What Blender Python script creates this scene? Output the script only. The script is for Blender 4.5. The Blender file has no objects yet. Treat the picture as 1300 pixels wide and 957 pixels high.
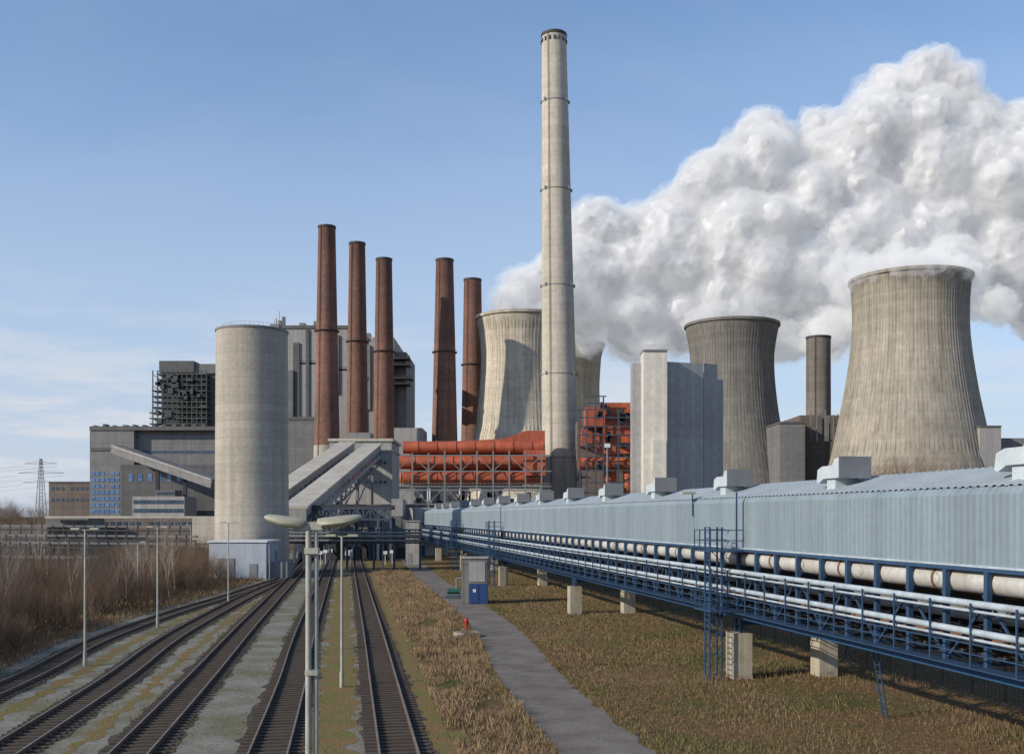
import bpy, math, random, bmesh
from mathutils import Vector, Matrix
random.seed(7)
R = random.random
def U(a,b): return a+(b-a)*random.random()
scene=bpy.context.scene
H=9.0; F=1300.0
# placement helpers: image pixel coordinates converted to metres for a given distance
def wx(px,Y): return (px-650)/F*Y
def wz(py,Y): return H+(655-py)/F*Y
def W(px,py,Y): return Vector((wx(px,Y),Y,wz(py,Y)))

# ------------------------------------------------------------ materials
def mat(name, col, rough=0.85, col2=None, nscale=0.3, namt=0.5, streak=0.0, streak_scale=0.6, hl=None, vl=None, line=0.75,
        bump=0.0, bscale=5, metal=0.0, fine=0.12, spec=0.3, zgrad=None):
    m=bpy.data.materials.new(name); m.use_nodes=True
    nt=m.node_tree; N=nt.nodes; L=nt.links
    b=N['Principled BSDF']; b.inputs['Roughness'].default_value=rough; b.inputs['Metallic'].default_value=metal
    b.inputs['Specular IOR Level'].default_value=spec
    tc=N.new('ShaderNodeTexCoord'); co=tc.outputs['Object']
    if col2 is None: col2=tuple(c*0.7 for c in col)
    def noise(scale,vec=co,det=5,ro=0.6):
        n=N.new('ShaderNodeTexNoise'); n.inputs['Scale'].default_value=scale; n.inputs['Detail'].default_value=det
        n.inputs['Roughness'].default_value=ro; L.new(vec,n.inputs['Vector']); return n.outputs['Fac']
    def ramp(f,a,bb,lo=0.0,hi=1.0):
        r=N.new('ShaderNodeMapRange'); r.inputs[1].default_value=a; r.inputs[2].default_value=bb
        r.inputs[3].default_value=lo; r.inputs[4].default_value=hi; L.new(f,r.inputs[0]); return r.outputs[0]
    def mix(fac,a,c,mode='MIX'):
        x=N.new('ShaderNodeMix'); x.data_type='RGBA'; x.blend_type=mode
        if isinstance(fac,(int,float)): x.inputs[0].default_value=fac
        else: L.new(fac,x.inputs[0])
        for i,v in ((6,a),(7,c)):
            if isinstance(v,tuple): x.inputs[i].default_value=(*v,1)
            else: L.new(v,x.inputs[i])
        return x.outputs[2]
    c=mix(ramp(noise(nscale),0.35,0.65,0,namt),tuple(col),tuple(col2))
    if fine>0:
        c=mix(1.0,c,mix(ramp(noise(nscale*14),0.3,0.7),(1-fine,)*3,(1+fine,)*3),'MULTIPLY')
    sx=N.new('ShaderNodeSeparateXYZ'); L.new(co,sx.inputs[0])
    if streak>0:
        for sc,am in ((streak_scale,streak),(streak_scale*.3,streak*.7)):
            mp=N.new('ShaderNodeMapping'); mp.inputs['Scale'].default_value=(sc,sc,sc*0.035); L.new(co,mp.inputs[0])
            f=ramp(noise(1.0,mp.outputs[0],6,0.7),0.42,0.72,0,am)
            c=mix(f,c,mix(1.0,c,(0.38,0.36,0.33),'MULTIPLY'))
    if zgrad: # darker tops: (z_start,z_full,amount)
        c=mix(ramp(sx.outputs[2],zgrad[0],zgrad[1],0,zgrad[2]),c,mix(1.0,c,(0.35,0.35,0.36),'MULTIPLY'))
    def lines(outp,pitch,w):
        d=N.new('ShaderNodeMath'); d.operation='DIVIDE'; L.new(outp,d.inputs[0]); d.inputs[1].default_value=pitch
        fr=N.new('ShaderNodeMath'); fr.operation='FRACT'; L.new(d.outputs[0],fr.inputs[0])
        lt=N.new('ShaderNodeMath'); lt.operation='LESS_THAN'; L.new(fr.outputs[0],lt.inputs[0]); lt.inputs[1].default_value=w
        return lt.outputs[0],d.outputs[0]
    for ln,ix in ((hl,2),(vl,0)):
        if ln:
            f,d=lines(sx.outputs[ix],ln[0],ln[1]); c=mix(f,c,mix(1.0,c,(line,)*3,'MULTIPLY'))
            fl=N.new('ShaderNodeMath'); fl.operation='FLOOR'; L.new(d,fl.inputs[0])
            wn=N.new('ShaderNodeTexWhiteNoise'); wn.noise_dimensions='1D'; L.new(fl.outputs[0],wn.inputs['W'])
            c=mix(1.0,c,mix(wn.outputs[0],(0.93,)*3,(1.05,)*3),'MULTIPLY')
    L.new(c,b.inputs['Base Color'])
    if bump>0:
        bp=N.new('ShaderNodeBump'); bp.inputs['Strength'].default_value=bump; bp.inputs['Distance'].default_value=0.1
        L.new(noise(bscale),bp.inputs['Height']); L.new(bp.outputs[0],b.inputs['Normal'])
    return m

M={}
M['conc']=mat('concrete_light',(0.50,0.46,0.39),0.9,(0.40,0.37,0.31),0.05,0.7,0.4,0.5,hl=(2.5,0.06),line=0.85)
M['silo']=mat('silo_concrete',(0.42,0.385,0.33),0.9,(0.33,0.305,0.26),0.15,0.7,0.35,0.9,hl=(1.3,0.10),line=0.88)
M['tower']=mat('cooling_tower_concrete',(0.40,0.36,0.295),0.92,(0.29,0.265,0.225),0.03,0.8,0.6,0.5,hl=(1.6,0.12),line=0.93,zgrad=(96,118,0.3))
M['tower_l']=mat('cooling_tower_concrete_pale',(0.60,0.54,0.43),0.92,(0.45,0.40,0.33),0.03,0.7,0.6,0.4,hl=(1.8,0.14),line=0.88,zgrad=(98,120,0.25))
M['tower_shaded']=mat('cooling_tower_concrete_shaded',(0.23,0.22,0.20),0.92,(0.165,0.158,0.145),0.03,0.8,0.5,0.5,hl=(1.6,0.12),line=0.92,zgrad=(90,112,0.3))  # shadow over this tower is put into its concrete colour
M['stackgrey']=mat('stack_grey',(0.20,0.18,0.16),0.9,(0.13,0.115,0.10),0.05,0.7,0.6,0.5,hl=(4,0.08))
M['brick']=mat('red_brick',(0.25,0.13,0.095),0.9,(0.165,0.095,0.075),0.04,0.85,0.55,0.5,hl=(5,0.06),line=0.85,fine=0.2,zgrad=(95,150,0.6))
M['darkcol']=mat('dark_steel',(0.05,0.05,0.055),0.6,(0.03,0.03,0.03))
M['wall_d']=mat('cladding_dark',(0.13,0.13,0.135),0.7,(0.10,0.10,0.105),0.03,0.6,0.3,0.3,hl=(3.0,0.05),vl=(6,0.03))
M['wall_m']=mat('cladding_mid',(0.20,0.20,0.20),0.7,(0.15,0.15,0.15),0.03,0.6,0.3,0.3,hl=(4,0.05),vl=(5,0.04))
M['wall_l']=mat('cladding_light',(0.34,0.33,0.32),0.7,(0.28,0.28,0.28),0.05,0.6,0.3,0.4,vl=(1.2,0.14),line=.85)
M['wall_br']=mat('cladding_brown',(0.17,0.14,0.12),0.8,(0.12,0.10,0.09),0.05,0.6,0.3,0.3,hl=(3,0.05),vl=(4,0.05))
M['fgd']=mat('fgd_cladding',(0.34,0.34,0.345),0.6,(0.30,0.30,0.305),0.04,0.5,0.2,0.4,vl=(1.0,0.12),line=.88,hl=(9,0.01))
M['fgd_l']=mat('fgd_cladding_pale',(0.60,0.57,0.51),0.6,(0.54,0.51,0.46),0.04,0.5,0.15,0.4,vl=(0.8,0.12),line=.85)
M['glass']=mat('window_glass',(0.03,0.05,0.08),0.15,(0.06,0.10,0.16),0.4,0.9,spec=0.6)
M['glassb']=mat('window_blue',(0.05,0.12,0.28),0.2,(0.15,0.25,0.42),0.5,0.9,spec=0.6)
M['conv']=mat('pale_blue_sheet',(0.225,0.285,0.325),0.5,(0.19,0.245,0.285),0.2,0.6,0.35,1.5,fine=0.06,spec=0.4)
M['convroof']=mat('roof_sheet',(0.32,0.36,0.39),0.5,(0.25,0.29,0.32),0.3,0.7,fine=0.08)
M['vent']=mat('vent_galvanised',(0.46,0.52,0.55),0.45,(0.36,0.41,0.44),1.0,0.6)
M['blue']=mat('blue_steel',(0.028,0.068,0.14),0.5,(0.03,0.055,0.10),0.8,0.8,fine=0.15)
M['bluec']=mat('blue_chord_steel',(0.02,0.085,0.21),0.5,(0.03,0.07,0.14),0.8,0.7,0.3,3)
M['blued']=mat('blue_grey_steel',(0.06,0.08,0.11),0.6,(0.04,0.05,0.07),0.5,0.7)
M['rail_l']=mat('pipe_pale_blue',(0.44,0.51,0.57),0.45,(0.30,0.35,0.39),1.2,0.7,0.4,2)
M['rack']=mat('rack_steel',(0.22,0.23,0.24),0.55,(0.14,0.13,0.12),0.5,0.8,0.4,2)
M['pipe']=mat('insulated_pipe',(0.58,0.58,0.56),0.4,(0.42,0.37,0.31),0.9,0.7,0.4,2,vl=(1.0,0.03),metal=0.1)
M['rust']=mat('rusty_pipe',(0.20,0.09,0.05),0.8,(0.10,0.06,0.04),0.9,0.8)
M['pier']=mat('pier_concrete',(0.46,0.41,0.32),0.9,(0.32,0.28,0.22),0.8,0.7,0.5,2,bump=0.2)
M['red']=mat('red_duct',(0.50,0.115,0.045),0.5,(0.34,0.08,0.04),0.12,0.9,0.5,0.6,vl=(3.5,0.05),spec=.5)
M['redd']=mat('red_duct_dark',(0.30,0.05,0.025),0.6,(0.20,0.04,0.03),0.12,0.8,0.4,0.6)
M['steel']=mat('grey_steel',(0.20,0.21,0.22),0.6,(0.14,0.14,0.14),0.3,0.6)
M['steelg']=mat('scaffold_steel',(0.07,0.08,0.08),0.7,(0.045,0.05,0.05),0.3,0.6)
M['lamp']=mat('lamp_post_paint',(0.42,0.42,0.37),0.55,(0.30,0.30,0.26),2.0,0.8,0.5,4,spec=0.4)
M['lamph']=mat('lamp_head_plastic',(0.34,0.33,0.26),0.5,(0.24,0.235,0.18),3.0,0.8,0.2,6)
M['rail']=mat('rail_steel',(0.16,0.10,0.07),0.5,(0.10,0.06,0.045),1.0,0.8)
M['railtop']=mat('rail_head_steel',(0.27,0.24,0.21),0.45,(0.19,0.14,0.11),1.0,0.8,metal=0.4)
M['sleeper']=mat('sleeper_wood',(0.085,0.065,0.05),0.9,(0.05,0.04,0.03),1.5,0.8)
M['ballast']=mat('ballast',(0.095,0.08,0.06),0.95,(0.05,0.042,0.033),1.2,1.0,bump=0.8,bscale=12,fine=0.4)
M['yard']=mat('yard_paving',(0.225,0.21,0.185),0.95,(0.125,0.12,0.065),0.3,1.0,bump=0.4,bscale=8,fine=0.28)
M['moss']=mat('mossy_verge',(0.13,0.125,0.03),0.95,(0.20,0.115,0.05),0.7,1.0,bump=0.6,bscale=8,fine=0.4)
M['road']=mat('asphalt_path',(0.185,0.165,0.145),0.95,(0.12,0.10,0.085),0.4,1.0,bump=0.4,bscale=8,fine=0.2)
M['drygrass']=mat('dry_grass_blades',(0.29,0.205,0.12),0.9,(0.18,0.12,0.065),0.3,0.9,fine=0.35)
M['drygrass2']=mat('short_dry_grass_blades',(0.225,0.15,0.09),0.9,(0.15,0.11,0.055),0.3,0.9,fine=0.35)
M['grass']=mat('winter_grass_blades',(0.125,0.12,0.042),0.9,(0.18,0.115,0.06),0.12,1.0,fine=0.35)
M['bark']=mat('twig_bark',(0.155,0.105,0.07),0.9,(0.105,0.07,0.05),0.5,0.8)
M['birch']=mat('birch_bark',(0.42,0.38,0.33),0.9,(0.2,0.17,0.14),2,0.8)
M['white']=mat('white_sheet',(0.60,0.61,0.62),0.5,(0.50,0.51,0.53),0.4,0.5,vl=(0.4,0.12),line=0.85)
M['paleb']=mat('pale_blue_shed',(0.36,0.40,0.45),0.6,(0.31,0.34,0.39),0.4,0.5,vl=(1.0,0.06),line=0.85)
M['kblue']=mat('kiosk_blue',(0.02,0.055,0.17),0.5,(0.02,0.045,0.13),0.7,0.6)
M['hyd']=mat('hydrant_red',(0.42,0.03,0.02),0.4,(0.30,0.03,0.02),3,0.6)
M['green']=mat('green_paint',(0.02,0.09,0.07),0.5)

def ground_mat():
    m=bpy.data.materials.new('rough_ground'); m.use_nodes=True; nt=m.node_tree; N=nt.nodes; L=nt.links
    b=N['Principled BSDF']; b.inputs['Roughness'].default_value=1; b.inputs['Specular IOR Level'].default_value=0.1
    tc=N.new('ShaderNodeTexCoord'); co=tc.outputs['Object']
    def nz(s,d=6,r=0.65):
        n=N.new('ShaderNodeTexNoise'); n.inputs['Scale'].default_value=s; n.inputs['Detail'].default_value=d; n.inputs['Roughness'].default_value=r; L.new(co,n.inputs['Vector']); return n.outputs['Fac']
    r=N.new('ShaderNodeValToRGB'); e=r.color_ramp.elements
    e[0].position=0.30; e[0].color=(0.065,0.07,0.024,1); e[1].position=0.72; e[1].color=(0.23,0.15,0.09,1)
    a=e.new(0.44); a.color=(0.115,0.10,0.04,1); a=e.new(0.55); a.color=(0.17,0.105,0.055,1)
    L.new(nz(0.10),r.inputs[0])
    r2=N.new('ShaderNodeMapRange'); r2.inputs[1].default_value=0.3;r2.inputs[2].default_value=0.7;r2.inputs[3].default_value=0.55;r2.inputs[4].default_value=1.35
    L.new(nz(2.5),r2.inputs[0])
    mx=N.new('ShaderNodeMix'); mx.data_type='RGBA'; mx.blend_type='MULTIPLY'; mx.inputs[0].default_value=1
    L.new(r.outputs[0],mx.inputs[6]); L.new(r2.outputs[0],mx.inputs[7]); L.new(mx.outputs[2],b.inputs['Base Color'])
    bp=N.new('ShaderNodeBump'); bp.inputs['Strength'].default_value=0.9; bp.inputs['Distance'].default_value=0.2
    L.new(nz(4),bp.inputs['Height']); L.new(bp.outputs[0],b.inputs['Normal'])
    return m
M['ground']=ground_mat()

# ------------------------------------------------------------ mesh builder
class Ob:
    def __init__(s,name,xf=None): s.name=name; s.parts={}; s.cur=None; s.xf=xf
    def part(s,p,m,smooth=False):
        if p not in s.parts: s.parts[p]=([],[],m,smooth)
        s.cur=s.parts[p]; return s
    def add(s,vs,fs):
        V,Fc,_,_=s.cur; o=len(V)
        if s.xf: vs=[s.xf(v) for v in vs]
        V.extend([tuple(v) for v in vs]); Fc.extend([tuple(i+o for i in f) for f in fs])
    def box(s,x0,x1,y0,y1,z0,z1,taper=0):
        t=taper
        vs=[(x0,y0,z0),(x1,y0,z0),(x1,y1,z0),(x0,y1,z0),(x0+t,y0+t,z1),(x1-t,y0+t,z1),(x1-t,y1-t,z1),(x0+t,y1-t,z1)]
        s.add(vs,[(3,2,1,0),(4,5,6,7),(0,1,5,4),(1,2,6,5),(2,3,7,6),(3,0,4,7)])
    def beam(s,p,q,w,h=None):
        h=h or w; p=Vector(p);q=Vector(q); d=(q-p).normalized()
        up=Vector((0,0,1)) if abs(d.z)<0.95 else Vector((0,1,0))
        a=d.cross(up).normalized()*w/2; b=a.cross(d).normalized()*h/2
        vs=[p-a-b,p+a-b,p+a+b,p-a+b,q-a-b,q+a-b,q+a+b,q-a+b]
        s.add(vs,[(3,2,1,0),(4,5,6,7),(0,1,5,4),(1,2,6,5),(2,3,7,6),(3,0,4,7)])
    def tube(s,p,q,r,r2=None,n=12,cap=True):
        r2=r if r2 is None else r2; p=Vector(p);q=Vector(q); d=(q-p).normalized()
        up=Vector((0,0,1)) if abs(d.z)<0.95 else Vector((0,1,0))
        a=d.cross(up).normalized(); b=a.cross(d).normalized(); vs=[];fs=[]
        for i in range(n):
            t=2*math.pi*i/n; o=a*math.cos(t)+b*math.sin(t); vs+= [p+o*r,q+o*r2]
        for i in range(n):
            j=(i+1)%n; fs.append((2*i,2*j,2*j+1,2*i+1))
        if cap: fs.append(tuple(2*i for i in range(n))[::-1]); fs.append(tuple(2*i+1 for i in range(n)))
        s.add(vs,fs)
    def lathe(s,cx,cy,prof,n=48,lean=(0,0)):
        vs=[];fs=[]
        for k,(r,z) in enumerate(prof):
            for i in range(n):
                t=2*math.pi*i/n; vs.append((cx+r*math.cos(t)+lean[0]*z,cy+r*math.sin(t),z))
        for k in range(len(prof)-1):
            for i in range(n):
                j=(i+1)%n; fs.append((k*n+i,k*n+j,(k+1)*n+j,(k+1)*n+i))
        s.add(vs,fs)
    def prism(s,poly,y0,y1,axis='y'):
        n=len(poly); vs=[]
        for yy in (y0,y1):
            for a,b in poly: vs.append((a,yy,b) if axis=='y' else (yy,a,b))
        fs=[tuple(range(n)),tuple(range(n,2*n))[::-1]]
        for i in range(n):
            j=(i+1)%n; fs.append((i,n+i,n+j,j))
        s.add(vs,fs)
    def done(s):
        obs=[]
        for p,(V,Fc,m,sm) in s.parts.items():
            if not V: continue
            me=bpy.data.meshes.new(p); me.from_pydata(V,[],Fc); me.update()
            bm=bmesh.new(); bm.from_mesh(me); bmesh.ops.recalc_face_normals(bm,faces=bm.faces); bm.to_mesh(me); bm.free()
            me.materials.append(M[m])
            if sm:
                me.shade_smooth()
                try: me.set_sharp_from_angle(angle=math.radians(40))
                except Exception: pass
            o=bpy.data.objects.new(p if len(s.parts)>1 else s.name,me); scene.collection.objects.link(o); obs.append(o)
        if len(s.parts)==1: return obs[0]
        e=bpy.data.objects.new(s.name,None); e.empty_display_size=1; scene.collection.objects.link(e)
        for o in obs: o.parent=e
        return e

def cat(pts,step=2.0):
    out=[]; P=[Vector((*p,0)) for p in pts]; P=[P[0]*2-P[1]]+P+[P[-1]*2-P[-2]]
    for i in range(1,len(P)-2):
        a,b,c,d=P[i-1:i+3]; n=max(1,int((c-b).length/step))
        for k in range(n):
            t=k/n; out.append(0.5*((2*b)+(-a+c)*t+(2*a-5*b+4*c-d)*t*t+(-a+3*b-3*c+d)*t**3))
    out.append(P[-2]); return out
def ribbon(o,pts,w,z,jit=0):
    n=len(pts); vs=[];fs=[]
    for i,p in enumerate(pts):
        d=(pts[min(i+1,n-1)]-pts[max(i-1,0)]).normalized(); s=Vector((d.y,-d.x,0))
        a=w/2+jit*(R()-.5); b=w/2+jit*(R()-.5)
        vs+=[(p-s*a)+Vector((0,0,z)),(p+s*b)+Vector((0,0,z))]
    for i in range(n-1): fs.append((2*i,2*i+1,2*i+3,2*i+2))
    o.add(vs,fs)

# ------------------------------------------------------------ ground, yard, path
g=Ob('ground'); g.part('ground','ground'); g.add([(-6000,-800,0),(6000,-800,0),(6000,9000,0),(-6000,9000,0)],[(0,1,2,3)]); g.done()
tracks=[
 [(-24,30),(-26.6,55),(-29.6,73),(-31.2,94),(-32.0,123),(-35.5,167),(-52,260)],
 [(-18,30),(-21.5,55),(-25.0,75.5),(-28.7,106),(-34.2,155),(-51.5,260)],
 [(-13,30),(-16.9,55),(-21.1,80.7),(-25.4,108),(-33.0,156),(-50,260)],
 [(-7.8,30),(-11.8,55),(-16.2,80.7),(-26.7,146),(-45,260)],
 [(-2.9,30),(-6.9,55),(-11,80.7),(-21.6,146),(-40,260)]]
yd=Ob('rail_yard_pavement'); yd.part('yard','yard')
L_=cat([(-28,10),(-27.5,40),(-30.5,60),(-34.5,85),(-36,123),(-39,167),(-58,270)],4); R_=cat([(1.5,10),(-3.5,40),(-7.5,60),(-11,80),(-17.5,123),(-24,167),(-39,270)],4)
n=90
def samp(P,t):
    f=t*(len(P)-1); i=min(int(f),len(P)-2); return P[i].lerp(P[i+1],f-i)
vs=[];fs=[]
for k in range(n+1):
    a=samp(L_,k/n); b=samp(R_,k/n); vs+=[(a.x+U(-.5,.5),a.y,0.006),(b.x+U(-.3,.3),b.y,0.006)]
for k in range(n): fs.append((2*k,2*k+1,2*k+3,2*k+2))
yd.add(vs,fs); yd.done()
ms=Ob('mossy_verge'); ms.part('moss','moss')
ribbon(ms,cat([(-5.9,30),(-9.4,55),(-13.6,80.7),(-24.1,146),(-42,260)],.6),2.0,0.012,0.8)
ribbon(ms,cat([(0.4,20),(-4.2,50),(-9.0,80.7),(-19.3,146),(-37,260)],.6),1.6,0.012,0.8)
ribbon(ms,cat([(-15.5,30),(-19.2,55),(-23.2,80),(-27,108)],.6),0.6,0.012,0.6)
ribbon(ms,cat([(-21,30),(-24.2,55),(-27.3,75),(-29.9,100)],.6),0.7,0.012,0.6)
ms.done()
for T in tracks:
    P=cat(T,0.8); o=Ob('railway_track')
    o.part('ballast_bed','ballast'); ribbon(o,P,2.6,0.02,0.6)
    o.part('sleepers','sleeper')
    P2=cat(T,0.62)
    for i in range(0,len(P2)-1):
        if P2[i].y>190: break
        d=(P2[i+1]-P2[i]).normalized(); s=Vector((d.y,-d.x,0)); c=P2[i]+Vector((0,0,0.03)); o.beam(c-s*1.25,c+s*1.25,0.26,0.10)
    for sg in (-1,1):
        for part,m,w,z0,z1 in (('rail_web','rail',0.09,0.06,0.20),('rail_head','railtop',0.07,0.203,0.23)):
            o.part(part,m)
            vs=[];fs=[];n=len(P)
            for i,p in enumerate(P):
                d=(P[min(i+1,n-1)]-P[max(i-1,0)]).normalized(); s=Vector((d.y,-d.x,0)); c=p+s*sg*0.7175
                vs+=[c-s*w/2+Vector((0,0,z0)),c-s*w/2+Vector((0,0,z1)),c+s*w/2+Vector((0,0,z1)),c+s*w/2+Vector((0,0,z0))]
            for i in range(n-1):
                for k in range(3): fs.append((4*i+k,4*i+k+1,4*i+k+5,4*i+k+4))
            o.add(vs,fs)
    o.done()
path_pts=[(5,30),(1.3,55),(-1.2,80.7),(-5.8,111),(-13.2,156),(-28,260)]
pa=Ob('service_path'); pa.part('service_path','road'); ribbon(pa,cat(path_pts,.8),3.7,0.016,0.5)
pa.done()
PP=cat(path_pts,2)
def along(P,y):
    for i in range(len(P)-1):
        if P[i].y<=y<=P[i+1].y:
            t=(y-P[i].y)/(P[i+1].y-P[i].y); return P[i].x+(P[i+1].x-P[i].x)*t
    return P[-1].x if y>200 else P[0].x
P5=cat(tracks[4],2); P1=cat(tracks[0],2)

from mathutils import noise as mn
def blades(name,m,gen,cnt,h0,h1,w):
    V=[];Fc=[]
    for i in range(cnt):
        q=gen()
        if q is None: continue
        x,y,sc=q; h=U(h0,h1)*sc; a=U(0,6.28); lx=U(-.4,.4)*h; ly=U(-.4,.4)*h; ww=w*(0.6+y/90)
        dx=math.cos(a)*ww; dy=math.sin(a)*ww; o=len(V)
        V+=[(x-dx,y-dy,0),(x+dx,y+dy,0),(x+lx*.5+dx*.6,y+ly*.5,h*.65),(x+lx,y+ly,h)]
        Fc+=[(o,o+1,o+2),(o,o+2,o+3)]
    me=bpy.data.meshes.new(name); me.from_pydata(V,[],Fc); me.materials.append(M[m])
    o=bpy.data.objects.new(name,me); scene.collection.objects.link(o)
def g_mid():
    y=30+135*R()**1.3; a=along(P5,y)+2.2; b=along(PP,y)-1.9
    if b<a+0.3: return None
    x=U(a,b); f=mn.noise(Vector((x*.5,y*.25,0)))+.4*mn.noise(Vector((x*2,y*1,3)))
    if f<-0.3: return None
    return x,y,0.35+0.75*max(0,f+.2)
blades('dry_grass','drygrass',g_mid,60000,0.25,0.85,0.012)
def g_edge():
    y=30+150*R()**1.3; s=random.choice((-1,1)); x=along(PP,y)+s*(1.8+abs(random.gauss(0,.25)))
    return x,y,U(.5,1.1)
blades('path_edge_grass','grass',g_edge,12000,0.06,0.25,0.018)
TP=[cat(t,2) for t in tracks]
def g_yard():
    y=30+110*R()**1.3; P=TP[random.choice((0,1,2,3,4))]; s=random.choice((-1,1)); x=along(P,y)+s*(1.3+abs(random.gauss(0,.25)))
    if mn.noise(Vector((x*.4,y*.15,2)))<-.05: return None
    return x,y,U(.5,1.1)
blades('trackside_weeds','grass',g_yard,12000,0.05,0.2,0.016)
def g_right():
    y=30+150*R()**1.2; a=along(PP,y)+2.1; x=a+ (abs(random.gauss(0,1))*9 if R()<.6 else U(0,40))
    f=mn.noise(Vector((x*.35,y*.2,4)))
    return x,y,0.5+0.9*max(0,f+.1)
blades('rough_grass','grass',g_right,80000,0.08,0.30,0.02)
def g_right2():
    y=30+150*R()**1.2; a=along(PP,y)+2.3; x=a+U(0,34); f=mn.noise(Vector((x*.22,y*.13,9)))
    if f<-0.05: return None
    return x,y,0.5+0.9*(f+.1)
blades('short_dry_grass','drygrass2',g_right2,70000,0.12,0.45,0.016)
def g_left():
    y=35+150*R(); a=along(P1,y)-2.2; x=a-abs(random.gauss(0,1))*8
    return x,y,0.6+0.6*R()
blades('trackside_dry_grass','drygrass2',g_left,36000,0.15,0.6,0.02)

# ------------------------------------------------------------ bare trees & shrubs
def branch(V,Fc,p,d,l,r,depth,spread,up,kids):
    segs=3 if depth>0 else 2; q=p.copy(); dd=d.copy()
    def ring(c,ax,rad):
        u=ax.cross(Vector((0.3,0.8,0.1))).normalized(); v=ax.cross(u); o=len(V)
        for k in range(3):
            t=k*2.094; V.append(tuple(c+u*math.cos(t)*rad+v*math.sin(t)*rad))
        return o
    o=ring(q,dd,r)
    for s in range(segs):
        dd=(dd+Vector((U(-1,1),U(-1,1),U(-.6,1)*up))*0.16).normalized(); q=q+dd*l/segs; r2=r*(1-(s+1)/segs*0.6)
        o2=ring(q,dd,r2)
        for k in range(3):
            j=(k+1)%3; Fc.append((o+k,o+j,o2+j,o2+k))
        o=o2
        if depth>0:
            for c in range(kids if s>0 or depth<3 else 1):
                nd=(dd+Vector((U(-1,1),U(-1,1),U(-.3,1)*up))*spread).normalized()
                branch(V,Fc,q,nd,l*U(.45,.75),r2*U(.45,.65),depth-1,spread,up,kids)
def tree_mesh(name,m,h,r,depth,spread=.8,up=.8,kids=2,stems=1,target=None):
    V=[];Fc=[]
    for s in range(stems):
        a=U(0,6.28); off=Vector((math.cos(a),math.sin(a),0))*(0.25*s*.5 if stems>1 else 0)
        d=Vector((U(-.1,.1),U(-.1,.1),1)) if stems==1 else Vector((U(-.6,.6),U(-.6,.6),1))
        branch(V,Fc,off,d.normalized(),h*U(.8,1.1),r,depth,spread,up,kids)
    if target:
        k=target/max(v[2] for v in V); V=[(x*k,y*k,z*k) for x,y,z in V]
    me=bpy.data.meshes.new(name); me.from_pydata(V,[],Fc); me.materials.append(M[m]); return me
shr=[tree_mesh('shrub_stems','bark',1.6,0.03,3,.7,.9,2,7) for _ in range(4)]
bir=[tree_mesh('birch_stems','birch',4.6,0.045,3,.45,.9,2,1) for _ in range(3)]
big=[tree_mesh('tree_limbs','bark',9.5,0.20,4,.8,.75,3,1,target=20.0) for _ in range(4)]
def place(me,x,y,s,name,parent=None,v=.15):
    o=bpy.data.objects.new(name,me); o.location=(x,y,0); o.rotation_euler=(0,0,U(0,6.28)); o.scale=(s*U(1-v,1+v),s*U(1-v,1+v),s*U(1-v,1+v))
    scene.collection.objects.link(o)
    if parent: o.parent=parent
def grp(name):
    e=bpy.data.objects.new(name,None); scene.collection.objects.link(e); return e
th=grp('bare_shrub_thicket')
for i in range(360):
    y=46+132*R()**1.3; off=abs(random.gauss(0,1))*8*(y/80); x=along(P1,y)-3.6-off
    place(random.choice(shr),x,y,U(.6,1.3)+min(off,10)*.08,'shrub',th)
for i in range(44):
    y=U(50,120); x=along(P1,y)-6-abs(random.gauss(0,1))*10
    place(random.choice(bir),x,y,U(.6,1.15),'birch_tree')
for i in range(24):
    px=1090+i*6.6+U(-4,4); Y=U(140,170); place(random.choice(big),wx(px,Y),Y,U(.92,1.08)*(1 if 1115<px<1225 else .88),'bare_tree',None,.05)
far=grp('distant_tree_belt')
for i in range(60):
    Y=U(420,600); place(random.choice(big),wx(U(-40,70),Y),Y,U(.7,1.0),'tree',far)
for i in range(10): place(random.choice(shr),wx(U(225,262),140),U(120,170),U(.8,1.3),'shrub',th)

# ------------------------------------------------------------ chimneys
def chimney(name,m,pxc,Y,ytop,rt,rb,ybase,lean=0,rings=(),basemat=None,basetop=0):
    h=wz(ytop,Y); o=Ob(name); cx=wx(pxc,Y); k=Y/F; rt*=k; rb*=k; zb=wz(ybase,Y)
    def rad(z): return rb+(rt-rb)*(z-zb)/(h-zb)
    o.part('shaft',m,True)
    prof=[(rad(z),z) for z in [basetop+(h-basetop)*i/24 for i in range(25)]]+[(rt*.82,h),(rt*.8,h-8)]
    o.lathe(cx,Y,prof,40,(lean,0))
    if basemat:
        o.part('plinth',basemat,True); o.lathe(cx,Y,[(rad(0)+.15,0),(rad(basetop)+.15,basetop),(rad(basetop)-.2,basetop+.02)],40,(lean,0))
    o.part('rim','darkcol',True); o.lathe(cx,Y,[(rt+.05,h-1.0),(rt+.3,h-.8),(rt+.3,h+.15),(rt*.8,h+.15)],40,(lean,0))
    o.part('platforms','darkcol')
    for z in rings:
        r=rad(z); o.lathe(cx,Y,[(r-.1,z),(r+1.0,z),(r+1.0,z+.25),(r-.1,z+.25)],32,(lean,0)); o.lathe(cx,Y,[(r+.95,z+1.1),(r+1.02,z+1.1),(r+1.02,z+1.2),(r+.95,z+1.2)],32,(lean,0))
    o.part('ladder','darkcol')
    for a in (-2.1,):
        for dd in (-.03,.03):
            r0=rad(5)+.3; r1=rt+.3
            o.beam((cx+lean*5+r0*math.cos(a+dd),Y+r0*math.sin(a+dd),5),(cx+lean*h+r1*math.cos(a+dd),Y+r1*math.sin(a+dd),h),.12)
    return o,cx,rad,h
lean=-(8.5/F*407)/185
o,cx,rad,h=chimney('tall_concrete_chimney','conc',712.5,407,45,15.5,24,632,lean,())
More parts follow.
